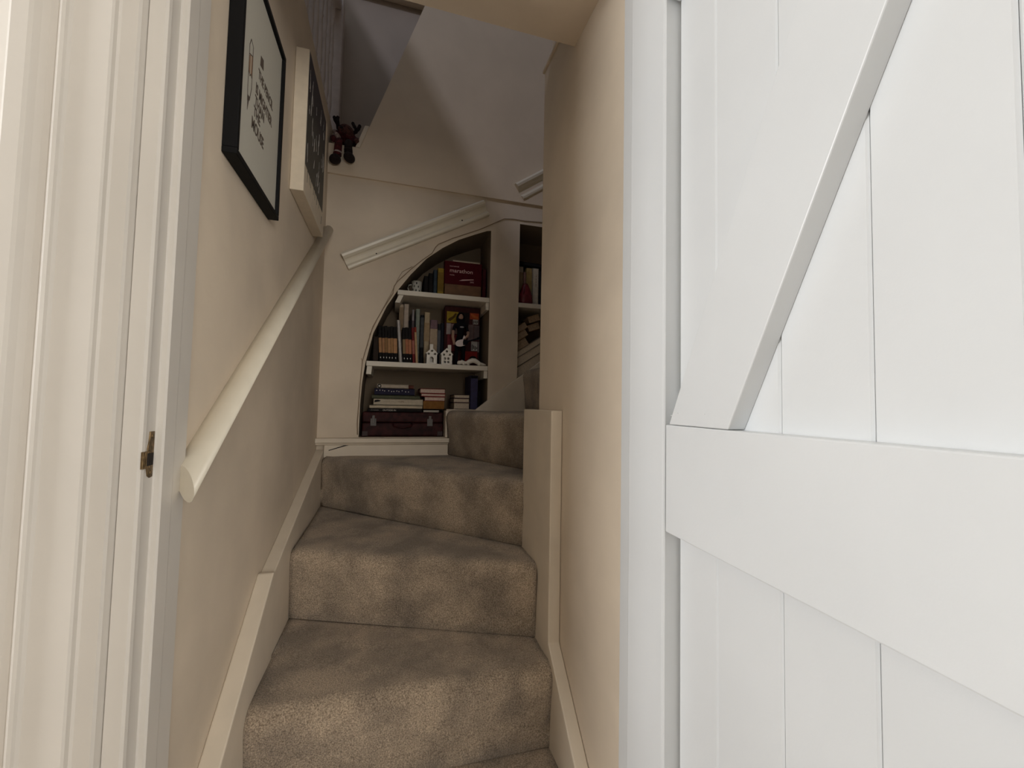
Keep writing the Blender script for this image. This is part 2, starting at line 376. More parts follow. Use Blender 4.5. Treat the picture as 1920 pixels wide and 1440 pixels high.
# ------------------------------------------------------------------ niche shelves
def shelf(name, label, x0, x1, zt, battens, xl=None):
    e = empty(name, label, 'shelf', 'painted shelves in the stair niches', loc=(x0, 2.1, zt-.02))
    pts = [(x0, 2.002), (x1, 2.002), (x1, 2.249), ((xl if xl else x0), 2.249)]
    bm = bmesh.new(); add_prism(bm, pts, 'z', zt-.0225, zt, bev=.0015); from_bm('board', bm, M_SHELF, e)
    for bx0, bx1, sl in battens:
        bm = bmesh.new(); add_prism(bm, [(bx0, zt-.023), (bx1, zt-.023), (bx1-sl, zt-.060), (bx0-sl, zt-.060)], 'y', 2.006, 2.24, bev=.001); from_bm('batten', bm, M_SHELF, e)
    return e
shelf('shelf', 'white painted shelf carrying the ceramic houses, across the middle of the arched niche', -.113, .4465, .182, [(-.110, -.088, .003), (.428, .446, 0)])
shelf('shelf', 'short white painted shelf under the red marathon book, high in the arched niche', .012, .4465, .518, [(.018, .040, .016), (.430, .446, 0)])
shelf('shelf', 'white painted shelf in the narrow niche nearest the right wall', .5955, .9495, .508, [])

# ------------------------------------------------------------------ handrails
def rail_profile_tube(name, p0, p1, prof, m, label):
    """prof: (out, up) outline; out along `o`, up perpendicular to the run within the wall"""
    return None
bm = bmesh.new()
h0, h1 = Vector((0, .752, -.114)), Vector((0, 1.965, .744))
d = (h1-h0).normalized(); upv = Vector((0, -d.z, d.y))
prof = []
for k in range(15):
    a = -math.radians(128) + math.radians(256)*k/14
    prof.append((-.2865 + .0180*math.cos(a), .0188*math.sin(a)))
prof += [(-.305, .0135), (-.305, -.0135)]
def start_pt(o, u):      # the lower end is cut off at a slant back to the wall
    p = Vector((o, 0, 0)) + h0 + upv*u
    return p + d*((.750 - (o+.305)*.90 - p.y)/d.y)
ra = [bm.verts.new(start_pt(o, u)) for o, u in prof]
rb = [bm.verts.new(Vector((o, 0, 0)) + h1 + upv*u) for o, u in prof]
n = len(prof)
for i in range(n): bm.faces.new((ra[i], rb[i], rb[(i+1) % n], ra[(i+1) % n]))
bm.faces.new(ra); bm.faces.new(list(reversed(rb)))
hr = from_bm('handrail', bm, M_RAIL, None, False)
for p in hr.data.polygons: p.use_smooth = len(p.vertices) == 4
tag(hr, 'long ivory mopstick handrail fixed up the left wall', 'handrail', 'ivory handrails')
def wall_rail(label, a, b, width, holes):
    a, b = Vector((a[0], 0, a[1])), Vector((b[0], 0, b[1])); d = (b-a).normalized(); u = Vector((-d.z, 0, d.x))
    # moulded section: (height across the rail, distance out from the wall)
    pr = [(0, .002), (0, .016), (.004, .021), (.012, .023), (.018, .020), (.021, .014), (.026, .0115), (.042, .0125), (.048, .017), (.052, .026),
          (.060, .034), (.070, .036), (.078, .031), (.081, .022), (.080, .002)]
    k = width/.081
    e = empty('handrail', label, 'handrail', 'ivory handrails', loc=(a.x, 1.99, a.z))
    bm = bmesh.new()
    A = [bm.verts.new(a + u*(h*k) + Vector((0, 2.0-o, 0))) for h, o in pr]; B = [bm.verts.new(b + u*(h*k) + Vector((0, 2.0-o, 0))) for h, o in pr]
    for i in range(len(pr)): bm.faces.new((A[i], B[i], B[(i+1) % len(pr)], A[(i+1) % len(pr)]))
    bm.faces.new(A); bm.faces.new(list(reversed(B)))
    r = from_bm('rail', bm, M_RAIL, e)
    for h in holes:
        c = Vector((h[0], 1.9865, h[1]))
        bm = bmesh.new(); add_ball(bm, c, (.0036, .0014, .0036), 10); from_bm('screw', bm, M_DARK, e, True)
wall_rail('ivory moulded handrail slanting across the back wall above the arched niche', (-.200, .584), (.433, .922), .076, [(-.086, .669), (.300, .878)])
wall_rail('short visible end of an ivory moulded handrail beyond the right wall', (.607, 1.026), (1.45, 1.60), .088, [])

# thin cable pinned along the arch
M_CABLE = mat('brown_cable', (.33, .24, .16), .6)
cp = [(-.139, -.150), (-.141, -.10), (-.139, -.043), (-.135, .08), (-.129, .180), (-.110, .26), (-.090, .338), (-.05, .42), (-.008, .497), (-.004, .530), (.008, .552), (.067, .616), (.12, .668), (.163, .704), (.178, .735), (.191, .751), (.261, .790), (.33, .822), (.39, .850), (.45, .885), (.512, .921), (.56, .926), (.62, .925), (.78, .934)]
cb = tube('cable', [(x, 1.9965, z) for x, z in cp], .0021, M_CABLE, None, 6)
tag(cb, 'thin brown cable pinned along the curved edge of the arched niche', 'cable')
cb2 = tube('cable', [(x, 1.9915, z) for x, z in [(-.134, .190), (-.128, .175), (-.124, .20), (-.11, .25), (-.102, .30)]]+[(-.06, 1.9915, .40), (-.02, 1.9915, .485), (.012, 1.9915, .565), (.03, 1.9915, .60), (.075, 1.9915, .63)], .0011, M_CABLE, None, 6)
tag(cb2, 'hair-thin loose wire strand tangled beside the brown cable of the niche', 'wire')

# ------------------------------------------------------------------ balustrade on the landing edge
M_BAL = mat('lilac_white_baluster_paint', (.66, .58, .54), .5, noise=.06, scale=30)
bal = empty('balustrade', 'white turned baluster row along the landing edge above the left wall', 'balustrade', loc=(-.345, 1.5, 1.262))
box('newel_post', (-.372, -.308, 2.295, 2.358, 1.2635, 2.11), M_BAL, bal, bev=.004)
box('base_rail', (-.375, -.310, .80, 2.294, 1.2625, 1.285), M_BAL, bal, bev=.003)
box('top_rail', (-.375, -.315, .80, 2.294, 2.04, 2.09), M_BAL, bal, bev=.01)
PROF = [(r*.60, z) for r, z in [(.0, 0), (.019, 0), (.019, .10), (.013, .108), (.018, .118), (.012, .13), (.020, .17), (.0165, .26), (.0125, .36), (.0175, .372), (.0125, .385), (.019, .43), (.0135, .60), (.018, .612), (.012, .625), (.019, .64), (.019, .755), (0, .755)]]
bm = bmesh.new(); add_lathe(bm, PROF, 0, 0, 14)
b0 = from_bm('baluster', bm, M_BAL, None, True); b0.parent = bal; b0.matrix_parent_inverse = Matrix.Identity(4)
ys = [.93+.098*i for i in range(14)]
for i, y in enumerate(ys):
    o = b0 if i == 0 else b0.copy()
    if i: COL.objects.link(o); o.parent = bal; o.matrix_parent_inverse = Matrix.Identity(4)
    o.location = (0.0, y-1.5, 1.285-1.262)

# ------------------------------------------------------------------ pictures on the left wall
M_BLACK = mat('black_frame_lacquer', (.006, .006, .0065), .6, spec=.15)
M_PAPER = mat('poster_paper', (.56, .54, .47), .5)
M_INK = mat('poster_ink', (.10, .075, .06), .7)
M_INKB = mat('pencil_brown_ink', (.30, .18, .11), .7)
pf = empty('picture_frame', 'black framed poster with a pencil drawing and slogan, nearest the doorway', 'picture', loc=(-.304, .99, .437))
y0, y1, z0, z1, fx0, fx1 = .845, 1.140, .438, .852, -.3045, -.2805
bw = .0115
for d in ((fx0, fx1, y0, y1, z0, z0+bw), (fx0, fx1, y0, y1, z1-bw, z1), (fx0, fx1, y0, y0+bw, z0+bw, z1-bw), (fx0, fx1, y1-bw, y1, z0+bw, z1-bw)):
    box('frame_bar', d, M_BLACK, pf, bev=.0012)
poster = box('poster', (-.300, -.2875, y0+bw, y1-bw, z0+bw, z1-bw), M_PAPER, pf)
PX = -.2874
for s, y, z, sz, xs in (('THE PENCIL', .962, .668, .0280, .72), ('IS MIGHTIER', .950, .628, .0300, .72), ('THAN', .949, .602, .0290, .80), ('THE', .945, .577, .0290, .80), ('MOUSE', .935, .545, .0330, .76)):
    text_mesh('lettering', s, sz, M_INK, face_posX(PX, y, z), poster, xs=xs, bold=.024)
def flatYZ(name, pts, m, parent, x=PX, t=.0005): return prism(name, pts, 'x', x, x+t, m, parent)
flatYZ('ink_block', [(.970, .700), (.972, .722), (.990, .726), (.992, .704)], M_INK, poster)
# pencil: outline strokes, body strips, dark point
for a, b in (((.911, .706), (.904, .690)), ((.911, .706), (.924, .700)), ((.904, .690), (.904, .60)), ((.924, .700), (.925, .615)), ((.904, .60), (.906, .578)), ((.925, .615), (.916, .585)), ((.904, .672), (.924, .680)), ((.904, .640), (.912, .632)), ((.912, .632), (.918, .640)), ((.918, .640), (.925, .634))):
    va, vb = Vector((a[0], a[1])), Vector((b[0], b[1])); dn = (vb-va).normalized(); nn = Vector((-dn.y, dn.x))*.0009
    flatYZ('pencil_line', [tuple(va+nn), tuple(vb+nn), tuple(vb-nn), tuple(va-nn)], M_INK, poster)
flatYZ('pencil_body', [(.906, .642), (.906, .670), (.912, .674), (.912, .636)], M_INKB, poster)
flatYZ('pencil_body', [(.917, .640), (.917, .676), (.922, .678), (.922, .636)], M_INKB, poster)
flatYZ('pencil_point', [(.905, .590), (.916, .592), (.907, .560)], M_INK, poster)

M_CANVAS = mat('primed_canvas', (.74, .64, .50), .8, noise=.04, scale=40)
cv = empty('canvas_painting', 'deep white canvas painted with a dark streaked block, beyond the poster', 'painting', loc=(-.304, 1.52, .61))
box('stretcher', (-.3045, -.2672, 1.333, 1.700, .612, 1.043), M_CANVAS, cv, bev=.002)
def vertgrad(name, stops):
    m = bpy.data.materials.new(name); m.use_nodes = True; nt = m.node_tree; b = nt.nodes['Principled BSDF']
    tc = nt.nodes.new('ShaderNodeTexCoord'); sx = nt.nodes.new('ShaderNodeSeparateXYZ'); nt.links.new(tc.outputs['Generated'], sx.inputs[0])
    r = nt.nodes.new('ShaderNodeValToRGB'); nt.links.new(sx.outputs['Z'], r.inputs['Fac'])
    r.color_ramp.elements[0].position = stops[0][0]; r.color_ramp.elements[0].color = (*stops[0][1], 1)
    r.color_ramp.elements[1].position = stops[-1][0]; r.color_ramp.elements[1].color = (*stops[-1][1], 1)
    for p, c in stops[1:-1]:
        e = r.color_ramp.elements.new(p); e.color = (*c, 1)
    n = nt.nodes.new('ShaderNodeTexNoise'); n.inputs['Scale'].default_value = 60; nt.links.new(tc.outputs['Object'], n.inputs['Vector'])
    mx = nt.nodes.new('ShaderNodeMix'); mx.data_type = 'RGBA'; mx.blend_type = 'MULTIPLY'; mx.inputs[0].default_value = .5
    nt.links.new(r.outputs['Color'], mx.inputs[6]); nt.links.new(n.outputs['Fac'], mx.inputs[7]); nt.links.new(mx.outputs[2], b.inputs['Base Color'])
    b.inputs['Roughness'].default_value = .6; return m
M_ART = vertgrad('dark_painted_block', [(0, (.11, .10, .085)), (.45, (.075, .072, .062)), (.7, (.035, .03, .04)), (1, (.03, .022, .045))])
art = prism('painted_block', [(1.338, .696), (1.660, .690), (1.660, 1.034), (1.337, 1.040)], 'x', -.2672, -.2664, M_ART, cv)
M_STREAK = mat('pale_paint_streak', (.55, .52, .48), .7, noise=.5, scale=60)
rs = random.Random(3)
for i in range(34):
    y = rs.uniform(1.345, 1.64); z = rs.uniform(.71, .97); L = rs.uniform(.02, .065); a = rs.uniform(-.25, .25); wd = rs.uniform(.0010, .0034)
    prism('paint_streak', [(y-wd, z), (y+wd, z+.003), (y+a*.05+wd*.4, z+L), (y+a*.05-wd*.4, z+L*.95)], 'x', -.2664, -.2660, M_STREAK, art)
for i in range(7):
    y = 1.36+.035*i+rs.uniform(0, .02); L = rs.uniform(.02, .05)
    prism('paint_drip', [(y, .698), (y+.003, .698), (y+.002, .698-L), (y+.0005, .698-L)], 'x', -.2672, -.2666, M_ART, cv)
prism('signature_mark', [(1.640, .640), (1.644, .640), (1.654, .672), (1.650, .672)], 'x', -.2672, -.2666, M_ART, cv)

# ------------------------------------------------------------------ plush reindeer sitting on the sill
M_RED = mat('wine_red_knit', (.085, .012, .014), .95, noise=.6, scale=90, bump=.5, bscale=300)
M_BROWN = mat('dark_brown_plush', (.018, .010, .009), .95, noise=.4, scale=120, bump=.6, bscale=400)
M_PLUSH = mat('tan_check_plush', (.085, .030, .024), .95, noise=.7, scale=110, bump=.5, bscale=350)
M_WHITEK = mat('pale_knit', (.42, .33, .30), .95, noise=.5, scale=160)
pl = empty('plush_reindeer', 'small red and brown plush reindeer with dangling boots on the high sill', 'soft toy', loc=(-.245, 2.02, 1.147))
E3 = lambda a, b, c: Matrix.Rotation(c, 3, 'Z').to_4x4().to_euler() if False else __import__('mathutils').Euler((a, b, c))
ball('body', (-.238, 2.045, 1.197), (.052, .045, .050), M_RED, pl, rot=E3(0, .5, 0))
ball('head', (-.240, 2.020, 1.226), (.037, .034, .034), M_PLUSH, pl, rot=E3(0, .4, 0))
ball('muzzle', (-.252, 1.992, 1.214), (.020, .020, .016), M_PLUSH, pl)
ball('nose', (-.254, 1.974, 1.218), (.008, .007, .007), M_BROWN, pl)
for x in (-.266, -.244): ball('eye', (x, 1.990, 1.236), (.0035, .003, .0035), M_BLACK, pl, 8)
ball('ear', (-.281, 2.022, 1.222), (.018, .010, .011), M_WHITEK, pl)
ball('ear', (-.205, 2.022, 1.206), (.016, .010, .010), M_RED, pl)
for pts in ([[(-.272, 2.022, 1.238), (-.276, 2.02, 1.262), (-.276, 2.018, 1.288)], [(-.275, 2.02, 1.258), (-.287, 2.018, 1.276), (-.290, 2.016, 1.284)]],
            [[(-.212, 2.02, 1.228), (-.196, 2.018, 1.236), (-.202, 2.016, 1.256), (-.210, 2.014, 1.270)], [(-.198, 2.018, 1.238), (-.186, 2.016, 1.252), (-.181, 2.014, 1.264)]]):
    bm = bmesh.new()
    for p in pts: add_tube(bm, p, [.0085]*(len(p)-1)+[.007], 10); add_ball(bm, p[-1], (.0078, .0078, .0078), 8)
    from_bm('antler', bm, M_BROWN, pl, True)
ball('scarf', (-.246, 2.012, 1.196), (.044, .038, .011), M_RED, pl, rot=E3(0, .35, 0))
ball('jumper_patch', (-.272, 2.006, 1.196), (.016, .020, .022), M_WHITEK, pl)
bm = bmesh.new(); add_tube(bm, [(-.275, 2.03, 1.20), (-.290, 2.0, 1.178), (-.284, 1.978, 1.162)], [.014, .013, .011], 10); add_ball(bm, (-.283, 1.976, 1.160), (.013, .013, .013), 10); from_bm('arm', bm, M_RED, pl, True)
bm = bmesh.new(); add_tube(bm, [(-.200, 2.03, 1.205), (-.186, 2.01, 1.190), (-.190, 1.99, 1.176)], [.014, .013, .011], 10); add_ball(bm, (-.190, 1.988, 1.175), (.013, .012, .012), 10); from_bm('arm', bm, M_PLUSH, pl, True)
for i, (x, zb, dx) in enumerate(((-.262, 1.062, -.010), (-.222, 1.080, .008))):
    bm = bmesh.new(); add_tube(bm, [(x+.005, 2.03, 1.160), (x, 1.990, 1.163), (x, 1.972, 1.150), (x+dx*.3, 1.969, zb+.025)], [.017, .016, .016, .018], 12); from_bm('leg', bm, M_RED if i == 0 else M_BROWN, pl, True)
    ball('boot', (x+dx, 1.958, zb-.002), (.025, .030, .021), M_BROWN, pl, rot=E3(.2, (-.3 if i == 0 else .5), 0))
    ball('boot_cuff', (x+dx*.2, 1.969, zb+.036), (.0185, .0185, .008), M_WHITEK if i == 0 else M_BROWN, pl)

# ------------------------------------------------------------------ books
BK = {}
def bcol(c):
    k = 'cover_%02d_%02d_%02d' % tuple(int(v*99) for v in c)
    return mat(k, tuple(v*.86 for v in c), .75, noise=.12, scale=60, spec=.12)
M_PAGES = mat('aged_page_edges', (.62, .52, .40), .9, noise=.12, scale=150)
M_PAGES2 = mat('pinkish_page_edges', (.66, .50, .42), .9, noise=.12, scale=150)
def book(label, x0, x1, yf, depth, z0, z1, cover, flat=False, spine=True, lean=0.0, group=None, pages=None, bands=(), tilt=0.0, cat='book', soft=False):
    """upright: thickness along X; flat: thickness along Z. Spine (or fore-edge when spine=False) faces the stairs (-Y)."""
    yb = yf+depth; t = .0016 if soft else .0026; pages = pages or M_PAGES
    e = empty('book', label, cat, group, loc=((x0+x1)/2, yf+depth/2, z0))
    cx = x0 if lean >= 0 else x1
    M = Matrix.Translation(((x0+x1)/2, yf, z0)) @ Matrix.Rotation(lean, 4, 'Y') @ Matrix.Rotation(tilt, 4, 'Z') @ Matrix.Translation((-(x0+x1)/2, -yf, -z0))
    bm = bmesh.new(); cm = bcol(cover); g = .003
    if not flat:
        add_box(bm, x0, x0+t, yf, yb, z0, z1, M=M); add_box(bm, x1-t, x1, yf, yb, z0, z1, M=M)
        if spine: add_box(bm, x0, x1, yf, yf+t, z0, z1, bev=min(.0007, t*.4), M=M)
        from_bm('cover', bm, cm, e)
        bm = bmesh.new(); add_box(bm, x0+t, x1-t, (yf+t if spine else yf+g), yb-(g if spine else t), z0+.0015, z1-g, M=M)
        if not spine:
            b2 = bmesh.new(); add_box(b2, x0, x1, yb-t, yb, z0, z1, M=M); from_bm('spine', b2, cm, e)
        from_bm('pages', bm, pages, e)
    else:
        add_box(bm, x0, x1, yf, yb, z0, z0+t, M=M); add_box(bm, x0, x1, yf, yb, z1-t, z1, M=M)
        if spine: add_box(bm, x0, x1, yf, yf+t, z0, z1, bev=min(.0007, t*.4), M=M)
        from_bm('cover', bm, cm, e)
        bm = bmesh.new(); add_box(bm, x0+g, x1-g, (yf+t if spine else yf+g), yb-(g if spine else t), z0+t, z1-t, M=M)
        if not spine:
            b2 = bmesh.new(); add_box(b2, x0, x1, yb-t, yb, z0, z1, M=M); from_bm('spine', b2, cm, e)
        from_bm('pages', bm, pages, e)
    for (u0, u1, c) in bands:      # fraction along the spine
        bm = bmesh.new()
        if not flat: add_box(bm, x0+.0004, x1-.0004, yf-.0004, yf+.0004, z0+(z1-z0)*u0, z0+(z1-z0)*u1, M=M)
        else: add_box(bm, x0+(x1-x0)*u0, x0+(x1-x0)*u1, yf-.0004, yf+.0004, z0+.0006, z1-.0006, M=M)
        from_bm('spine_band', bm, bcol(c), e)
    e['_'] = 0; del e['_']
    return e, M
S2 = .1826           # middle shelf top
# row of black paperbacks with an orange middle band
ORD = ['leftmost', 'second from the left', 'third from the left', 'fourth from the left', 'fifth from the left', 'sixth from the left', 'third from the right', 'second from the right', 'rightmost']
oxs = [(-.059, -.046), (-.0445, -.0325), (-.032, -.0195), (-.019, -.0065), (-.006, .0055), (.006, .0235), (.0475, .0605), (.061, .0745), (.075, .0885)]
oc = [(.50, .27, .13), (.46, .24, .12), (.36, .20, .09), (.52, .29, .14), (.47, .26, .12), (.55, .30, .15), (.36, .24, .13), (.50, .20, .11), (.52, .22, .12)]
for (a, b), c, w_ in zip(oxs, oc, ORD):
    zt = .351 + random.uniform(-.003, .003)
    e, M = book('black paperback with orange spine band, %s of its row' % w_, a, b, 2.035, .11, S2, zt, (.018, .016, .016), lean=-.055, group='black and orange paperbacks on the middle shelf', soft=True, bands=[(.26, .67, c)])
    bm = bmesh.new(); add_ball(bm, ((a+b)/2, 2.0345, S2+.021), (.0022, .0004, .0040), 8); bmesh.ops.transform(bm, matrix=M, verts=bm.verts[:]); from_bm('spine_mark', bm, mat('off_white_print', (.6, .58, .54), .6), e)
book('thin white book leaning left across the black paperback row', .0300, .0440, 2.016, .016, S2, .380, (.62, .58, .56), lean=-.085)
book('dark red paperback just right of the black paperback row', .0912, .1032, 2.035, .11, S2, .352, (.22, .035, .035), lean=-.062, bands=[(.26, .64, (.45, .17, .13))], soft=True)
book('thin red book with a cream fore-edge leaning beside the dark red paperback', .1058, .1158, 2.035, .11, S2, .355, (.33, .05, .03), lean=-.073, bands=[(.0, .86, (.60, .40, .22))], soft=True)
BR = 2.118
def back(label, x0, x1, zt, c, **k): return book(label, x0, x1, BR, .12, S2, zt, c, group='books in the back row of the middle shelf', **k)
back('tall cream book with brown spine title, leftmost of the back row', .024, .0445, .477, (.60, .47, .34), bands=[(.55, .95, (.36, .26, .17))])
back('tall pale pink-cream book beside the leftmost back-row book', .0455, .070, .480, (.66, .55, .46), bands=[(.3, .45, (.40, .27, .20))])
back('slim black hardback tucked behind the black paperback row', .0705, .0845, .400, (.015, .014, .016))
back('slim white-spined book with dark lettering in the back row', .0855, .0965, .455, (.50, .46, .47), bands=[(.62, .80, (.14, .11, .12))])
back('grey-green hardback in the middle of the back row', .1035, .1240, .460, (.36, .40, .34))
back('black hardback with faint grey title beside the grey-green book', .1275, .1435, .432, (.020, .022, .026), bands=[(.35, .95, (.10, .105, .11))])
back('thick cream book with orange tinted spine right of the black hardback', .1455, .1725, .447, (.62, .50, .33), bands=[(.45, .8, (.50, .36, .22))])
back('mauve hardback with a cream rounded spine label', .1745, .2110, .412, (.26, .17, .20), bands=[(.12, .80, (.58, .45, .32))])
back('dark slate book with pale lettering right of the mauve hardback', .2120, .2265, .393, (.035, .038, .045), bands=[(.3, .85, (.14, .15, .17))])
back('dark navy book beside the collage box', .2275, .2435, .399, (.025, .03, .045))
book('small dark book lying low at the left corner of the middle shelf', -.088, -.064, 2.05, .12, S2, .300, (.05, .035, .028), soft=True)

# collage box behind the figurine
cbx = empty('collage_box', 'upright box covered in yellow, red and white picture panels on the middle shelf', 'box', loc=(.34, 2.17, S2))
box('body', (.2455, .4265, 2.125, 2.185, S2, .490), bcol((.07, .022, .022)), cbx, bev=.003)
PAN = [(.256, .315, .405, .462, (.45, .32, .04)), (.256, .278, .345, .402, (.42, .36, .36)), (.280, .312, .350, .400, (.36, .26, .26)), (.262, .312, .262, .346, (.24, .045, .055)),
       (.256, .276, .238, .268, (.40, .22, .12)), (.318, .370, .395, .462, (.03, .02, .022)), (.374, .420, .430, .462, (.50, .09, .035)), (.390, .418, .405, .430, (.55, .52, .50)),
       (.366, .394, .318, .402, (.20, .14, .14)), (.396, .424, .325, .400, (.16, .12, .13)), (.384, .416, .268, .316, (.55, .52, .50)), (.418, .425, .262, .316, (.26, .22, .23)), (.350, .416, .205, .264, (.30, .025, .022)), (.316, .348, .205, .262, (.10, .025, .028))]
for x0, x1, za, zb, c in PAN: box('picture_panel', (x0, x1, 2.1235, 2.1252, za, zb), bcol(c), cbx)
for i in range(4):   # broken dark figures on the white panels
    box('print_stroke', (.392+.007*i, .395+.007*i, 2.1228, 2.1236, .408+.004*(i % 2), .424), bcol((.03, .025, .025)), cbx)
    box('print_stroke', (.387+.008*i, .391+.008*i, 2.1228, 2.1236, .272+.006*(i % 2), .300-.004*i), bcol((.03, .025, .025)), cbx)
for i in range(5): prism('print_stroke', [(.378+.008*i, .456-.003*i), (.384+.008*i, .459-.003*i), (.392+.007*i, .440-.002*i), (.387+.007*i, .438-.002*i)], 'y', 2.1228, 2.1236, bcol((.60, .16, .05)), cbx)
prism('print_stroke', [(.262, .418), (.274, .412), (.296, .432), (.306, .452), (.298, .455), (.286, .438), (.268, .428)], 'y', 2.1228, 2.1236, bcol((.12, .07, .02)), cbx)

# figurine with guitar
M_SKIN = mat('figurine_skin', (.42, .26, .19), .6)
M_FBLK = mat('figurine_black_cloth', (.008, .008, .011), .9, spec=.1)
fg = empty('figurine', 'black-clad long-haired musician figurine standing before the collage box', 'figurine', loc=(.318, 2.065, S2))
def skin_mesh(name, verts, edges, radii, m, parent, sub=2):
    me = bpy.data.meshes.new(name); me.from_pydata(verts, edges, []); o = bpy.data.objects.new(name, me); COL.objects.link(o)
    md = o.modifiers.new('skin', 'SKIN'); md.use_smooth_shade = True
    for i, r in enumerate(radii): me.skin_vertices[0].data[i].radius = (r, r)
    me.skin_vertices[0].data[0].use_root = True
    s = o.modifiers.new('sub', 'SUBSURF'); s.levels = sub; s.render_levels = sub
    dg = bpy.context.evaluated_depsgraph_get(); dg.update()
    me2 = bpy.data.meshes.new_from_object(o.evaluated_get(dg)); bpy.data.objects.remove(o, do_unlink=True)
    return link(name, me2, m, parent, True)
fx, fy, fz = .318, 2.065, S2
V = [(fx, fy, fz+.125), (fx, fy, fz+.165), (fx, fy, fz+.205), (fx, fy, fz+.222), (fx, fy, fz+.245),
     (fx-.014, fy, fz+.118), (fx-.017, fy-.002, fz+.062), (fx-.018, fy+.002, fz+.012), (fx-.020, fy-.012, fz+.007),
     (fx+.014, fy, fz+.118), (fx+.017, fy-.002, fz+.062), (fx+.018, fy+.002, fz+.012), (fx+.020, fy-.012, fz+.007),
     (fx-.028, fy, fz+.198), (fx-.037, fy-.003, fz+.160), (fx-.036, fy-.015, fz+.122), (fx-.032, fy-.022, fz+.108),
     (fx+.028, fy, fz+.198), (fx+.038, fy-.006, fz+.162), (fx+.026, fy-.024, fz+.138), (fx+.016, fy-.028, fz+.134)]
Eg = [(0, 1), (1, 2), (2, 3), (3, 4), (0, 5), (5, 6), (6, 7), (7, 8), (0, 9), (9, 10), (10, 11), (11, 12), (2, 13), (13, 14), (14, 15), (15, 16), (2, 17), (17, 18), (18, 19), (19, 20)]
Rd = [.019, .017, .020, .008, .013, .013, .010, .008, .008, .013, .010, .008, .008, .009, .0075, .006, .006, .009, .0075, .006, .006]
body = skin_mesh('body', V, Eg, Rd, M_FBLK, fg)
bm = bmesh.new(); add_ball(bm, (fx, fy-.001, fz+.244), (.0125, .0135, .0165), 14); add_ball(bm, (fx, fy-.014, fz+.243), (.002, .003, .003), 8); from_bm('face', bm, M_SKIN, fg, True)
for s in (-1, 1): ball('eye', (fx+s*.005, fy-.0135, fz+.247), (.0016, .001, .001), M_BLACK, fg, 8)
ball('mouth', (fx, fy-.0135, fz+.236), (.003, .001, .0009), bcol((.25, .06, .05)), fg, 8)
bm = bmesh.new(); add_ball(bm, (fx, fy+.004, fz+.250), (.0175, .0155, .0165), 14); add_ball(bm, (fx-.015, fy+.003, fz+.232), (.007, .009, .020), 10); add_ball(bm, (fx+.015, fy+.003, fz+.232), (.007, .009, .020), 10); from_bm('hair', bm, M_FBLK, fg, True)
ball('chest_print', (fx+.004, fy-.0185, fz+.190), (.011, .0016, .004), bcol((.35, .34, .35)), fg, 10)
for sx, pts in ((-1, [(fx-.036, fy-.004, fz+.172), (fx-.038, fy-.010, fz+.140), (fx-.033, fy-.022, fz+.110)]), (1, [(fx+.037, fy-.008, fz+.168), (fx+.034, fy-.018, fz+.148), (fx+.018, fy-.0295, fz+.135)])):
    bm = bmesh.new(); add_tube(bm, pts, [.0080, .0072, .0062], 10); add_ball(bm, pts[-1], (.0065, .0065, .0065), 8)
    for k in range(4):
        p = Vector(pts[-1]) + Vector((-.0045+.003*k, -.003, -.004)); add_tube(bm, [p, p+Vector((0, -.003, -.005)), p+Vector((0, -.001, -.008))], .0015, 6)
    p = Vector(pts[-1]) + Vector((.005*sx*-1, -.003, 0)); add_tube(bm, [p, p+Vector((.003*-sx, -.004, -.003))], .0016, 6)
    from_bm('forearm', bm, M_SKIN, fg, True)
gt = empty('toy_guitar', 'tiny white and black guitar held by the figurine', 'toy guitar', loc=(fx, fy-.04, fz+.09))
Mg = Matrix.Translation((fx+.004, fy-.034, fz+.110)) @ Matrix.Rotation(-.25, 4, 'Y')
bm = bmesh.new(); out = []
for k in range(28):
    a = 2*math.pi*k/28; r = .021*(1+.18*math.cos(2*a)) ; out.append((r*math.cos(a)*1.15-.004, r*math.sin(a)*.95))
add_prism(bm, out, 'y', -.004, .004, bev=.001, M=Mg); from_bm('body', bm, mat('guitar_white', (.66, .56, .54), .35), gt)
prism('pickguard', [(.002, -.012), (.020, -.016), (.030, -.004), (.026, .012), (.010, .014), (.004, .002)], 'y', -.0052, -.0038, M_FBLK, gt, M=Mg)
prism('cutaway_horn', [(.006, .014), (.022, .022), (.018, .034), (.012, .026)], 'y', -.004, .004, mat('guitar_white', (.66, .56, .54)), gt, M=Mg)
prism('neck', [(.022, -.003), (.078, .002), (.078, .008), (.022, .004)], 'y', -.004, .001, M_FBLK, gt, M=Mg)
prism('headstock', [(.076, -.001), (.092, .001), (.094, .012), (.078, .011)], 'y', -.004, .001, M_FBLK, gt, M=Mg)

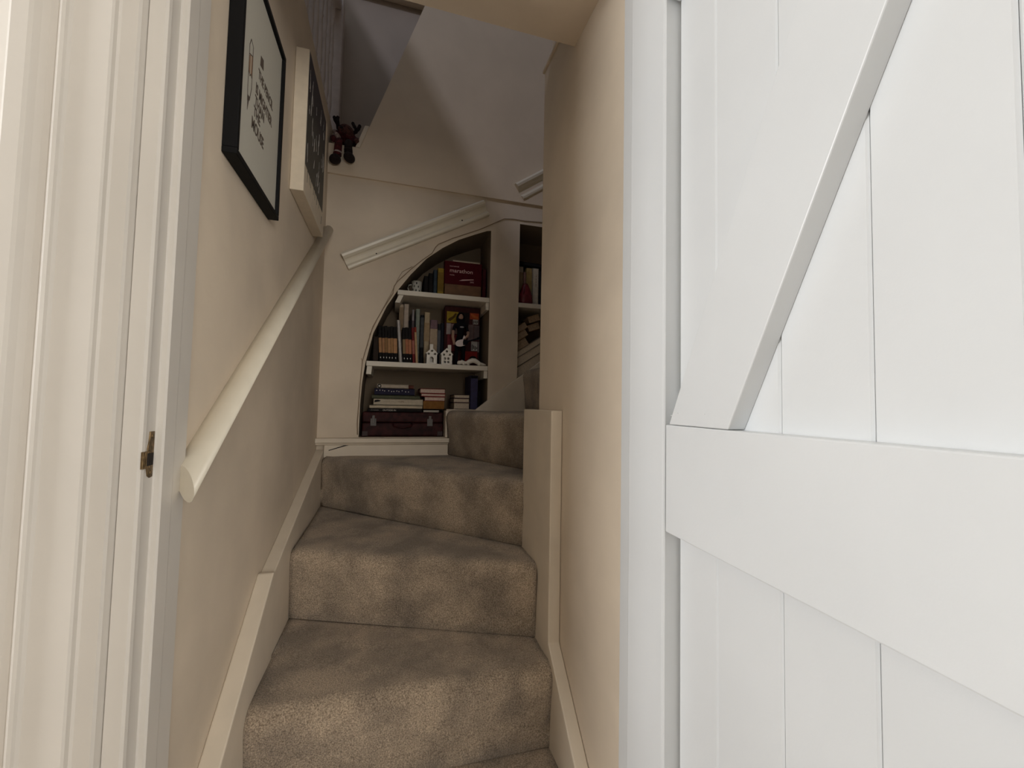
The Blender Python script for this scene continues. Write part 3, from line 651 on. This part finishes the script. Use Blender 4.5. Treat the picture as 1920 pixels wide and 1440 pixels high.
# white ceramic tealight houses
M_CER = mat('white_ceramic', (.74, .69, .61), .35)
def holes_face(outer, holes, y):
    bm = bmesh.new()
    for L in [outer]+holes:
        vs = [bm.verts.new((p[0], y, p[1])) for p in L]
        for i in range(len(vs)): bm.edges.new((vs[i], vs[(i+1) % len(vs)]))
    bmesh.ops.triangle_fill(bm, use_beauty=True, edges=bm.edges[:])
    return bm
def circ(cx, cz, r, n=12): return [(cx+r*math.cos(2*math.pi*k/n), cz+r*math.sin(2*math.pi*k/n)) for k in range(n)]
def rect(a, b, c, d): return [(a, c), (b, c), (b, d), (a, d)]
def house(label, x0, x1, z0, ze, za, holes, chim):
    e = empty('ceramic_house', label, 'ornament', 'white ceramic tealight houses', loc=((x0+x1)/2, 2.02, z0))
    xm = (x0+x1)/2; yf, yb, t = 2.010, 2.052, .004
    outl = [(x0, z0), (x1, z0), (x1, ze), (xm, za), (x0, ze)]
    bm = holes_face(outl, holes, yf)
    b2 = holes_face(outl, holes, yf+t); merge(bm, b2)
    for L in holes:
        A = [bm.verts.new((p[0], yf, p[1])) for p in L]; B = [bm.verts.new((p[0], yf+t, p[1])) for p in L]
        for i in range(len(L)): bm.faces.new((A[i], A[(i+1) % len(L)], B[(i+1) % len(L)], B[i]))
    from_bm('front_wall', bm, M_CER, e)
    box('side_wall', (x0, x0+t, yf, yb, z0, ze), M_CER, e); box('side_wall', (x1-t, x1, yf, yb, z0, ze), M_CER, e)
    prism('back_wall', outl, 'y', yb-t, yb, M_CER, e)
    prism('roof_slope', [(x0-.0008, ze), (xm, za+.0008), (xm, za-.004), (x0+.003, ze-.002)], 'y', yf-.0004, yb, M_CER, e)
    prism('roof_slope', [(x1+.0008, ze), (xm, za+.0008), (xm, za-.004), (x1-.003, ze-.002)], 'y', yf-.0004, yb, M_CER, e)
    box('chimney', chim, M_CER, e, bev=.0015)
zh = S2
house('white ceramic house with an arched doorway, left one of the pair', .1495, .2055, zh, zh+.048, zh+.076,
      [circ(.1775, zh+.061, .0055), circ(.162, zh+.046, .0055), circ(.192, zh+.046, .0055), [(.167, zh+.006), (.186, zh+.006), (.186, zh+.025), (.183, zh+.031), (.1765, zh+.034), (.170, zh+.031), (.167, zh+.025)]], (.1675, .1835, 2.020, 2.036, zh+.064, zh+.094))
house('white ceramic house with a four-pane window, right one of the pair', .2175, .2775, zh, zh+.048, zh+.078,
      [circ(.2475, zh+.062, .0055), circ(.234, zh+.046, .005), circ(.262, zh+.046, .005), rect(.2345, .2445, zh+.022, zh+.033), rect(.2495, .2600, zh+.022, zh+.033), rect(.2345, .2445, zh+.006, zh+.016), rect(.2495, .2600, zh+.006, zh+.016)], (.2530, .2690, 2.020, 2.036, zh+.058, zh+.095))
# wavy ceramic creature
wv = empty('ceramic_creature', 'low wavy white ceramic creature lying at the shelf end', 'ornament', loc=(.37, 2.02, zh))
bm = bmesh.new()
P = [(.300, .006), (.310, .011), (.322, .015), (.334, .011), (.345, .012), (.358, .019), (.372, .025), (.386, .024), (.398, .017), (.410, .010), (.424, .008), (.440, .006)]
add_tube(bm, [(x, 2.018, zh+z) for x, z in P], [.004, .008, .011, .009, .009, .011, .012, .012, .011, .009, .007, .003], 12); from_bm('body', bm, M_CER, wv, True)
ball('head', (.310, 2.018, zh+.012), (.011, .010, .010), M_CER, wv)
for x in (.330, .352, .405): ball('foot', (x, 2.012, zh+.005), (.008, .009, .005), M_CER, wv, 10)
tag(ball('dark_ball', (.382, 2.052, zh+.033), (.020, .018, .018), M_BLACK), 'small black ball behind the wavy ceramic creature', 'ball')
bpy.data.objects['dark_ball'].location.z = 0

# top shelf: mug, dark books, yellow book, marathon book on a brown box
S1 = .5186
M_MUGP = mat('mug_black_print', (.05, .05, .05), .4)
mg = empty('mug', 'small white mug with black marks at the left end of the top shelf', 'mug', loc=(.101, 2.07, S1))
bm = bmesh.new(); add_lathe(bm, [(0, S1), (.019, S1), (.022, S1+.006), (.0245, S1+.062), (.0225, S1+.062), (.020, S1+.008), (0, S1+.006)], .101, 2.07, 22); from_bm('cup', bm, mat('mug_white', (.60, .58, .52), .3), mg, True)
for a, z in ((-100, .016), (-75, .034), (-120, .036), (-60, .014), (-95, .050), (-138, .020)):
    r = .0226+.002*z/.06; p = Vector((.101+r*math.cos(math.radians(a)), 2.07+r*math.sin(math.radians(a)), S1+z)); bm = bmesh.new(); add_ball(bm, p, (.0032, .0014, .0055), 8); from_bm('print_mark', bm, M_MUGP, mg, True)
tube('handle', [(.0785, 2.075, S1+.048), (.064, 2.078, S1+.046), (.060, 2.078, S1+.030), (.066, 2.078, S1+.016), (.081, 2.075, S1+.014)], .0033, mat('mug_white', (.6, .58, .52)), mg, 8)
TG = 'books on the top shelf of the arched niche'
book('black hardback right of the mug on the top shelf', .134, .155, 2.06, .14, S1, .612, (.012, .012, .014), group=TG)
book('second black hardback on the top shelf, slightly taller', .156, .177, 2.06, .14, S1, .628, (.014, .015, .018), group=TG)
book('dark blue-grey book beside the yellow book', .1785, .1965, 2.055, .14, S1, .645, (.055, .075, .095), group=TG)
book('yellow-spined book beside the red marathon book', .198, .2265, 2.045, .14, S1, .653, (.42, .28, .045), group=TG, bands=[(.15, .85, (.24, .15, .03))])
bb = box('brown_box', (.231, .412, 2.04, 2.20, S1, .5795), mat('brown_card', (.16, .075, .03), .6, noise=.25, scale=30), bev=.003)
tag(bb, 'long brown card box under the red marathon book', 'box')
mb, MM = book('red book lettered marathon standing on the brown box', .228, .416, 2.046, .032, .580, .694, (.085, .005, .011), spine=True)
M_MTXT = mat('pale_pink_print', (.62, .42, .40), .6)
cv_ = [c for c in bpy.data.objects if c.parent == mb and c.name.startswith('cover')][0]
text_mesh('lettering', 'marathon', .0275, M_MTXT, face_negY(.254, 2.0458, .640), cv_, xs=1.08)
text_mesh('lettering', 'international', .0090, M_MTXT, face_negY(.254, 2.0458, .667), cv_)
text_mesh('lettering', 'results', .0090, M_MTXT, face_negY(.254, 2.0458, .624), cv_)
text_mesh('lettering', '2002', .0105, M_MTXT, face_negY(.355, 2.0458, .595), cv_)
prism('swoosh', [(.300, .600), (.318, .608), (.345, .611), (.374, .614), (.374, .610), (.345, .606), (.320, .602)], 'y', 2.0452, 2.0460, M_MTXT, cv_)
book('dark maroon book edge right of the red marathon book', .418, .440, 2.055, .14, S1, .675, (.07, .010, .014), group=TG)
book('pale papers lying on top of the red marathon book', .268, .408, 2.052, .05, .6945, .704, (.45, .38, .33), flat=True, spine=False, soft=True, cat='papers')

# bottom: suitcase and stacks
Z0 = -.1605
M_CASE = mat('dark_red_leather', (.040, .008, .008), .6, spec=.2, noise=.5, scale=35, bump=.2, bscale=150)
M_STEEL = mat('dull_steel', (.11, .10, .095), .5, metal=.5)
sc = empty('suitcase', 'old dark red leather suitcase filling the bottom of the arched niche', 'suitcase', loc=(.055, 2.1, Z0))
box('body', (-.124, .242, 2.035, 2.20, Z0, -.098), M_CASE, sc, bev=.008, seg=3)
box('lid', (-.124, .242, 2.035, 2.20, -.0965, -.0475), M_CASE, sc, bev=.008, seg=3)
for x in (-.075, .180):
    box('latch_plate', (x-.013, x+.013, 2.0325, 2.036, -.112, -.078), M_STEEL, sc, bev=.0012); box('latch_hasp', (x-.006, x+.006, 2.030, 2.034, -.100, -.064), M_STEEL, sc, bev=.0012)
bm = bmesh.new(); add_tube(bm, [(.012, 2.030, -.102), (.018, 2.020, -.112), (.055, 2.016, -.118), (.092, 2.020, -.112), (.098, 2.030, -.102)], .005, 8); from_bm('handle', bm, M_CASE, sc, True)
for x in (-.110, .228): box('corner_cap', (x-.014, x+.014, 2.0335, 2.06, Z0+.001, Z0+.026), mat('case_corner', (.035, .012, .010), .5), sc, bev=.003)
LG = 'books stacked on the suitcase'
zc = -.0472
e, M = book('black book lettered outside in, lowest of the left stack on the suitcase', -.101, .139, 2.030, .16, zc, -.0315, (.012, .012, .014), flat=True, group=LG)
cvx = [c for c in bpy.data.objects if c.parent == e and c.name.startswith('cover')][0]
M_LT = mat('pale_spine_print', (.55, .52, .48), .6)
text_mesh('lettering', 'OUTSIDE IN', .0105, M_LT, face_negY(-.036, 2.0296, -.0430), cvx, xs=1.05)
text_mesh('lettering', 'photographs', .0070, mat('grey_spine_print', (.22, .2, .19), .6), face_negY(-.088, 2.0296, -.0415), cvx)
book('thin cream book above the black book of the left stack', -.094, .142, 2.026, .16, -.0312, -.0165, (.64, .54, .40), flat=True, group=LG)
e, M = book('thick cream book with a dark spine logo in the left stack', -.077, .1435, 2.028, .16, -.0162, .0130, (.60, .52, .40), flat=True, group=LG)
cvx = [c for c in bpy.data.objects if c.parent == e and c.name.startswith('cover')][0]
M_DT = mat('brown_spine_print', (.20, .14, .09), .6)
text_mesh('lettering', 'HOPE', .0110, M_DT, face_negY(.030, 2.0276, -.0030), cvx)
text_mesh('lettering', 'LANDSCAPE', .0090, mat('faded_spine_print', (.38, .31, .23), .6), face_negY(-.036, 2.0276, -.0030), cvx)
prism('spine_logo', [(-.074, -.004), (-.050, .000), (-.046, .004), (-.058, .008), (-.072, .006)], 'y', 2.0274, 2.0282, M_FBLK, cvx)
book('olive green book in the left stack', -.086, .131, 2.034, .16, .0133, .0300, (.11, .115, .070), flat=True, group=LG)
e, M = book('navy book with speckled print in the left stack', -.075, .105, 2.034, .15, .0303, .0610, (.028, .026, .055), flat=True, group=LG)
rs = random.Random(5)
for i in range(12):
    x = -.066+.0128*i+rs.uniform(-.003, .003); bm = bmesh.new(); add_ball(bm, (x, 2.0337, .049+rs.uniform(-.003, .003)), (.0024, .0005, .0026), 8); from_bm('print_mark', bm, M_LT, e)
e, M = book('small cream book with a dark ring on its spine topping the left stack', -.064, .076, 2.034, .13, .0613, .0815, (.52, .44, .35), flat=True, group=LG)
bm = bmesh.new(); add_ball(bm, (-.054, 2.0336, .0712), (.0088, .0008, .0088), 14); from_bm('ring_mark', bm, M_FBLK, e, True)
bm = bmesh.new(); add_ball(bm, (-.054, 2.0330, .0712), (.0048, .0008, .0048), 12); from_bm('ring_centre', bm, M_LT, e, True)
book('small brown book lying at the right end on top of the left stack', .078, .100, 2.040, .10, .0615, .0780, (.16, .055, .04), flat=True, group=LG)
MG = 'books in the middle stack'
tgp = box('card_slip', (.148, .220, 2.031, 2.15, zc+.0005, zc+.0105), mat('grey_card', (.40, .37, .33), .8), bev=.001)
tag(tgp, 'small grey card packet on the suitcase under the middle stack', 'packet')
book('dark board book under the middle stack', .143, .236, 2.030, .15, -.0362, -.0310, (.03, .02, .02), flat=True, group=MG)
book('orange-brown book at the base of the middle stack', .146, .2440, 2.030, .15, -.0307, .0065, (.26, .115, .03), flat=True, group=MG, bands=[(.0, 1.0, (.28, .13, .035))])
book('red book with pink page edges, third from the top of the middle stack', .150, .2475, 2.028, .15, .0068, .0275, (.20, .03, .03), flat=True, spine=False, pages=M_PAGES2, group=MG)
book('thin red book with pink page edges, second from the top of the middle stack', .134, .2490, 2.026, .15, .0278, .0425, (.24, .03, .03), flat=True, spine=False, pages=M_PAGES2, group=MG)
book('red book with pink page edges on top of the middle stack', .129, .2480, 2.030, .15, .0428, .0655, (.18, .02, .022), flat=True, spine=False, pages=M_PAGES2, group=MG)
RG = 'books in the right-hand stack'
book('thick paperback at the base of the right-hand stack on the step', .2895, .3670, 2.03, .15, -.0297, .0020, (.20, .15, .12), flat=True, spine=False, group=RG)
book('paperback in the middle of the right-hand stack on the step', .2880, .3670, 2.03, .15, .0023, .0225, (.09, .05, .05), flat=True, spine=False, group=RG)
book('paperback on top of the right-hand stack on the step', .2900, .3670, 2.03, .15, .0228, .0410, (.07, .045, .05), flat=True, spine=False, group=RG)
bnd = empty('binder', 'upright dark blue box file at the right of the lowest niche', 'binder', loc=(.385, 2.1, -.0297))
box('spine', (.3685, .4030, 2.020, 2.0235, -.0297, .134), mat('navy_binder_cloth', (.022, .018, .07), .6, noise=.2, scale=80), bnd, bev=.0012)
box('side_board', (.3685, .3710, 2.0237, 2.19, -.0297, .134), MATS['navy_binder_cloth'], bnd); box('side_board', (.4005, .4030, 2.0237, 2.19, -.0297, .134), MATS['navy_binder_cloth'], bnd)
box('papers', (.3715, .4000, 2.025, 2.18, -.0285, .122), M_PAGES, bnd)
box('top_label', (.3690, .4025, 2.0194, 2.0206, .121, .1335), M_FBLK, bnd)
book('black book standing behind the blue box file', .4055, .4200, 2.04, .14, -.0297, .062, (.012, .012, .014))

# narrow niche: upright books, lying black folder, red ornament, tilted stack below
S3 = .5086
NG = 'books upright in the narrow niche'
book('tan book with a pale top in the narrow niche', .606, .640, 2.075, .14, S3, .716, (.34, .25, .16), group=NG, bands=[(.86, 1.0, (.50, .44, .36))])
book('slim pinkish book in the narrow niche', .6405, .656, 2.075, .14, S3, .690, (.34, .19, .16), group=NG)
book('mustard yellow book in the narrow niche', .6565, .6865, 2.072, .14, S3, .712, (.42, .30, .12), group=NG, bands=[(.2, .9, (.36, .25, .09))])
e, M = book('cream book with a dark spine title in the narrow niche', .6885, .7220, 2.066, .14, S3, .712, (.56, .48, .37), group=NG)
bm = bmesh.new()
for i in range(9): add_box(bm, .7060, .7085+.002*(i % 2), 2.0654, 2.0662, .615+.0075*i, .620+.0075*i)
from_bm('spine_title', bm, M_DT, e)
book('black book right of the cream book in the narrow niche', .7230, .7500, 2.07, .14, S3, .700, (.015, .014, .016), group=NG)
book('dark folder lying on top of the upright books in the narrow niche', .606, .760, 2.07, .14, .7225, .7400, (.014, .014, .015), flat=True, lean=.05)
ro = empty('red_pouch', 'glossy dark red pouch leaning on the books in the narrow niche', 'pouch', loc=(.645, 2.05, S3))
M_POUCH = mat('glossy_maroon', (.17, .020, .030), .25, noise=.3, scale=30)
bm = bmesh.new(); add_lathe(bm, [(0, S3), (.030, S3), (.038, S3+.012), (.036, S3+.045), (.026, S3+.078), (.016, S3+.100), (.012, S3+.108), (0, S3+.110)], 0, 0, 18)
bmesh.ops.transform(bm, matrix=Matrix.Translation((.643, 2.040, 0)) @ Matrix.Diagonal((1.0, .75, 1, 1)), verts=bm.verts[:]); from_bm('bag', bm, M_POUCH, ro, True)
bm = bmesh.new(); add_tube(bm, [(.630, 2.018, S3+.020), (.626, 2.016, S3+.055), (.634, 2.022, S3+.090)], [.004, .003, .002], 8); from_bm('fold', bm, M_POUCH, ro, True)
SG = 'books in the tilted stack of the narrow niche'
ang = -math.atan(.655)
base = Vector((.606, 2.03, .150))
names = ['wide cream-edged paperback lowest in the tilted stack', 'pale paperback second from the bottom of the tilted stack', 'thin pale booklet third in the tilted stack', 'brown-edged paperback fourth in the tilted stack', 'short brown book near the top of the tilted stack', 'tan book topping the tilted stack']
th = [.050, .038, .026, .040, .034, .030]; ln = [.24, .22, .20, .075, .07, .065]; cc = [(.30, .26, .21), (.34, .30, .25), (.42, .36, .30), (.30, .20, .12), (.24, .14, .07), (.34, .23, .12)]
h = .0015
for nme, t, l, c in zip(names, th, ln, cc):
    x0 = .606; z0_ = 0
    e, M = book(nme, 0, l, 2.03, .14, 0, t, c, flat=True, spine=False, group=SG, pages=(M_PAGES if l > .1 else mat('brown_page_edges', (.36, .26, .17), .9, noise=.2, scale=120)), soft=True)
    T = Matrix.Translation((.604, 0, .124+h/math.cos(ang))) @ Matrix.Rotation(ang, 4, 'Y')
    for ch in [c_ for c_ in bpy.data.objects if c_.parent == e]:
        ch.data.transform(T)
    p = T @ Vector((l/2, 2.1, 0)); old = e.location.copy(); e.location = p
    for ch in [c_ for c_ in bpy.data.objects if c_.parent == e]: ch.matrix_parent_inverse = Matrix.Translation(-p)
    h += t + .0015
for x0, z0_, x1, c, lab in ((.668, .372, .735, (.24, .14, .07), 'short brown book wedged at the right of the tilted stack'), (.668, .415, .735, (.28, .19, .10), 'tan book lying at the top right of the tilted stack')):
    e, M = book(lab, 0, x1-x0, 2.045, .12, 0, .034, c, flat=True, spine=False, group=SG, pages=mat('brown_page_edges', (.36, .26, .17)), soft=True)
    T = Matrix.Translation((x0, 0, z0_)) @ Matrix.Rotation(-.35, 4, 'Y')
    p = T @ Vector(((x1-x0)/2, 2.1, 0)); e.location = p
    for ch in [c_ for c_ in bpy.data.objects if c_.parent == e]:
        ch.data.transform(T); ch.matrix_parent_inverse = Matrix.Translation(-p)
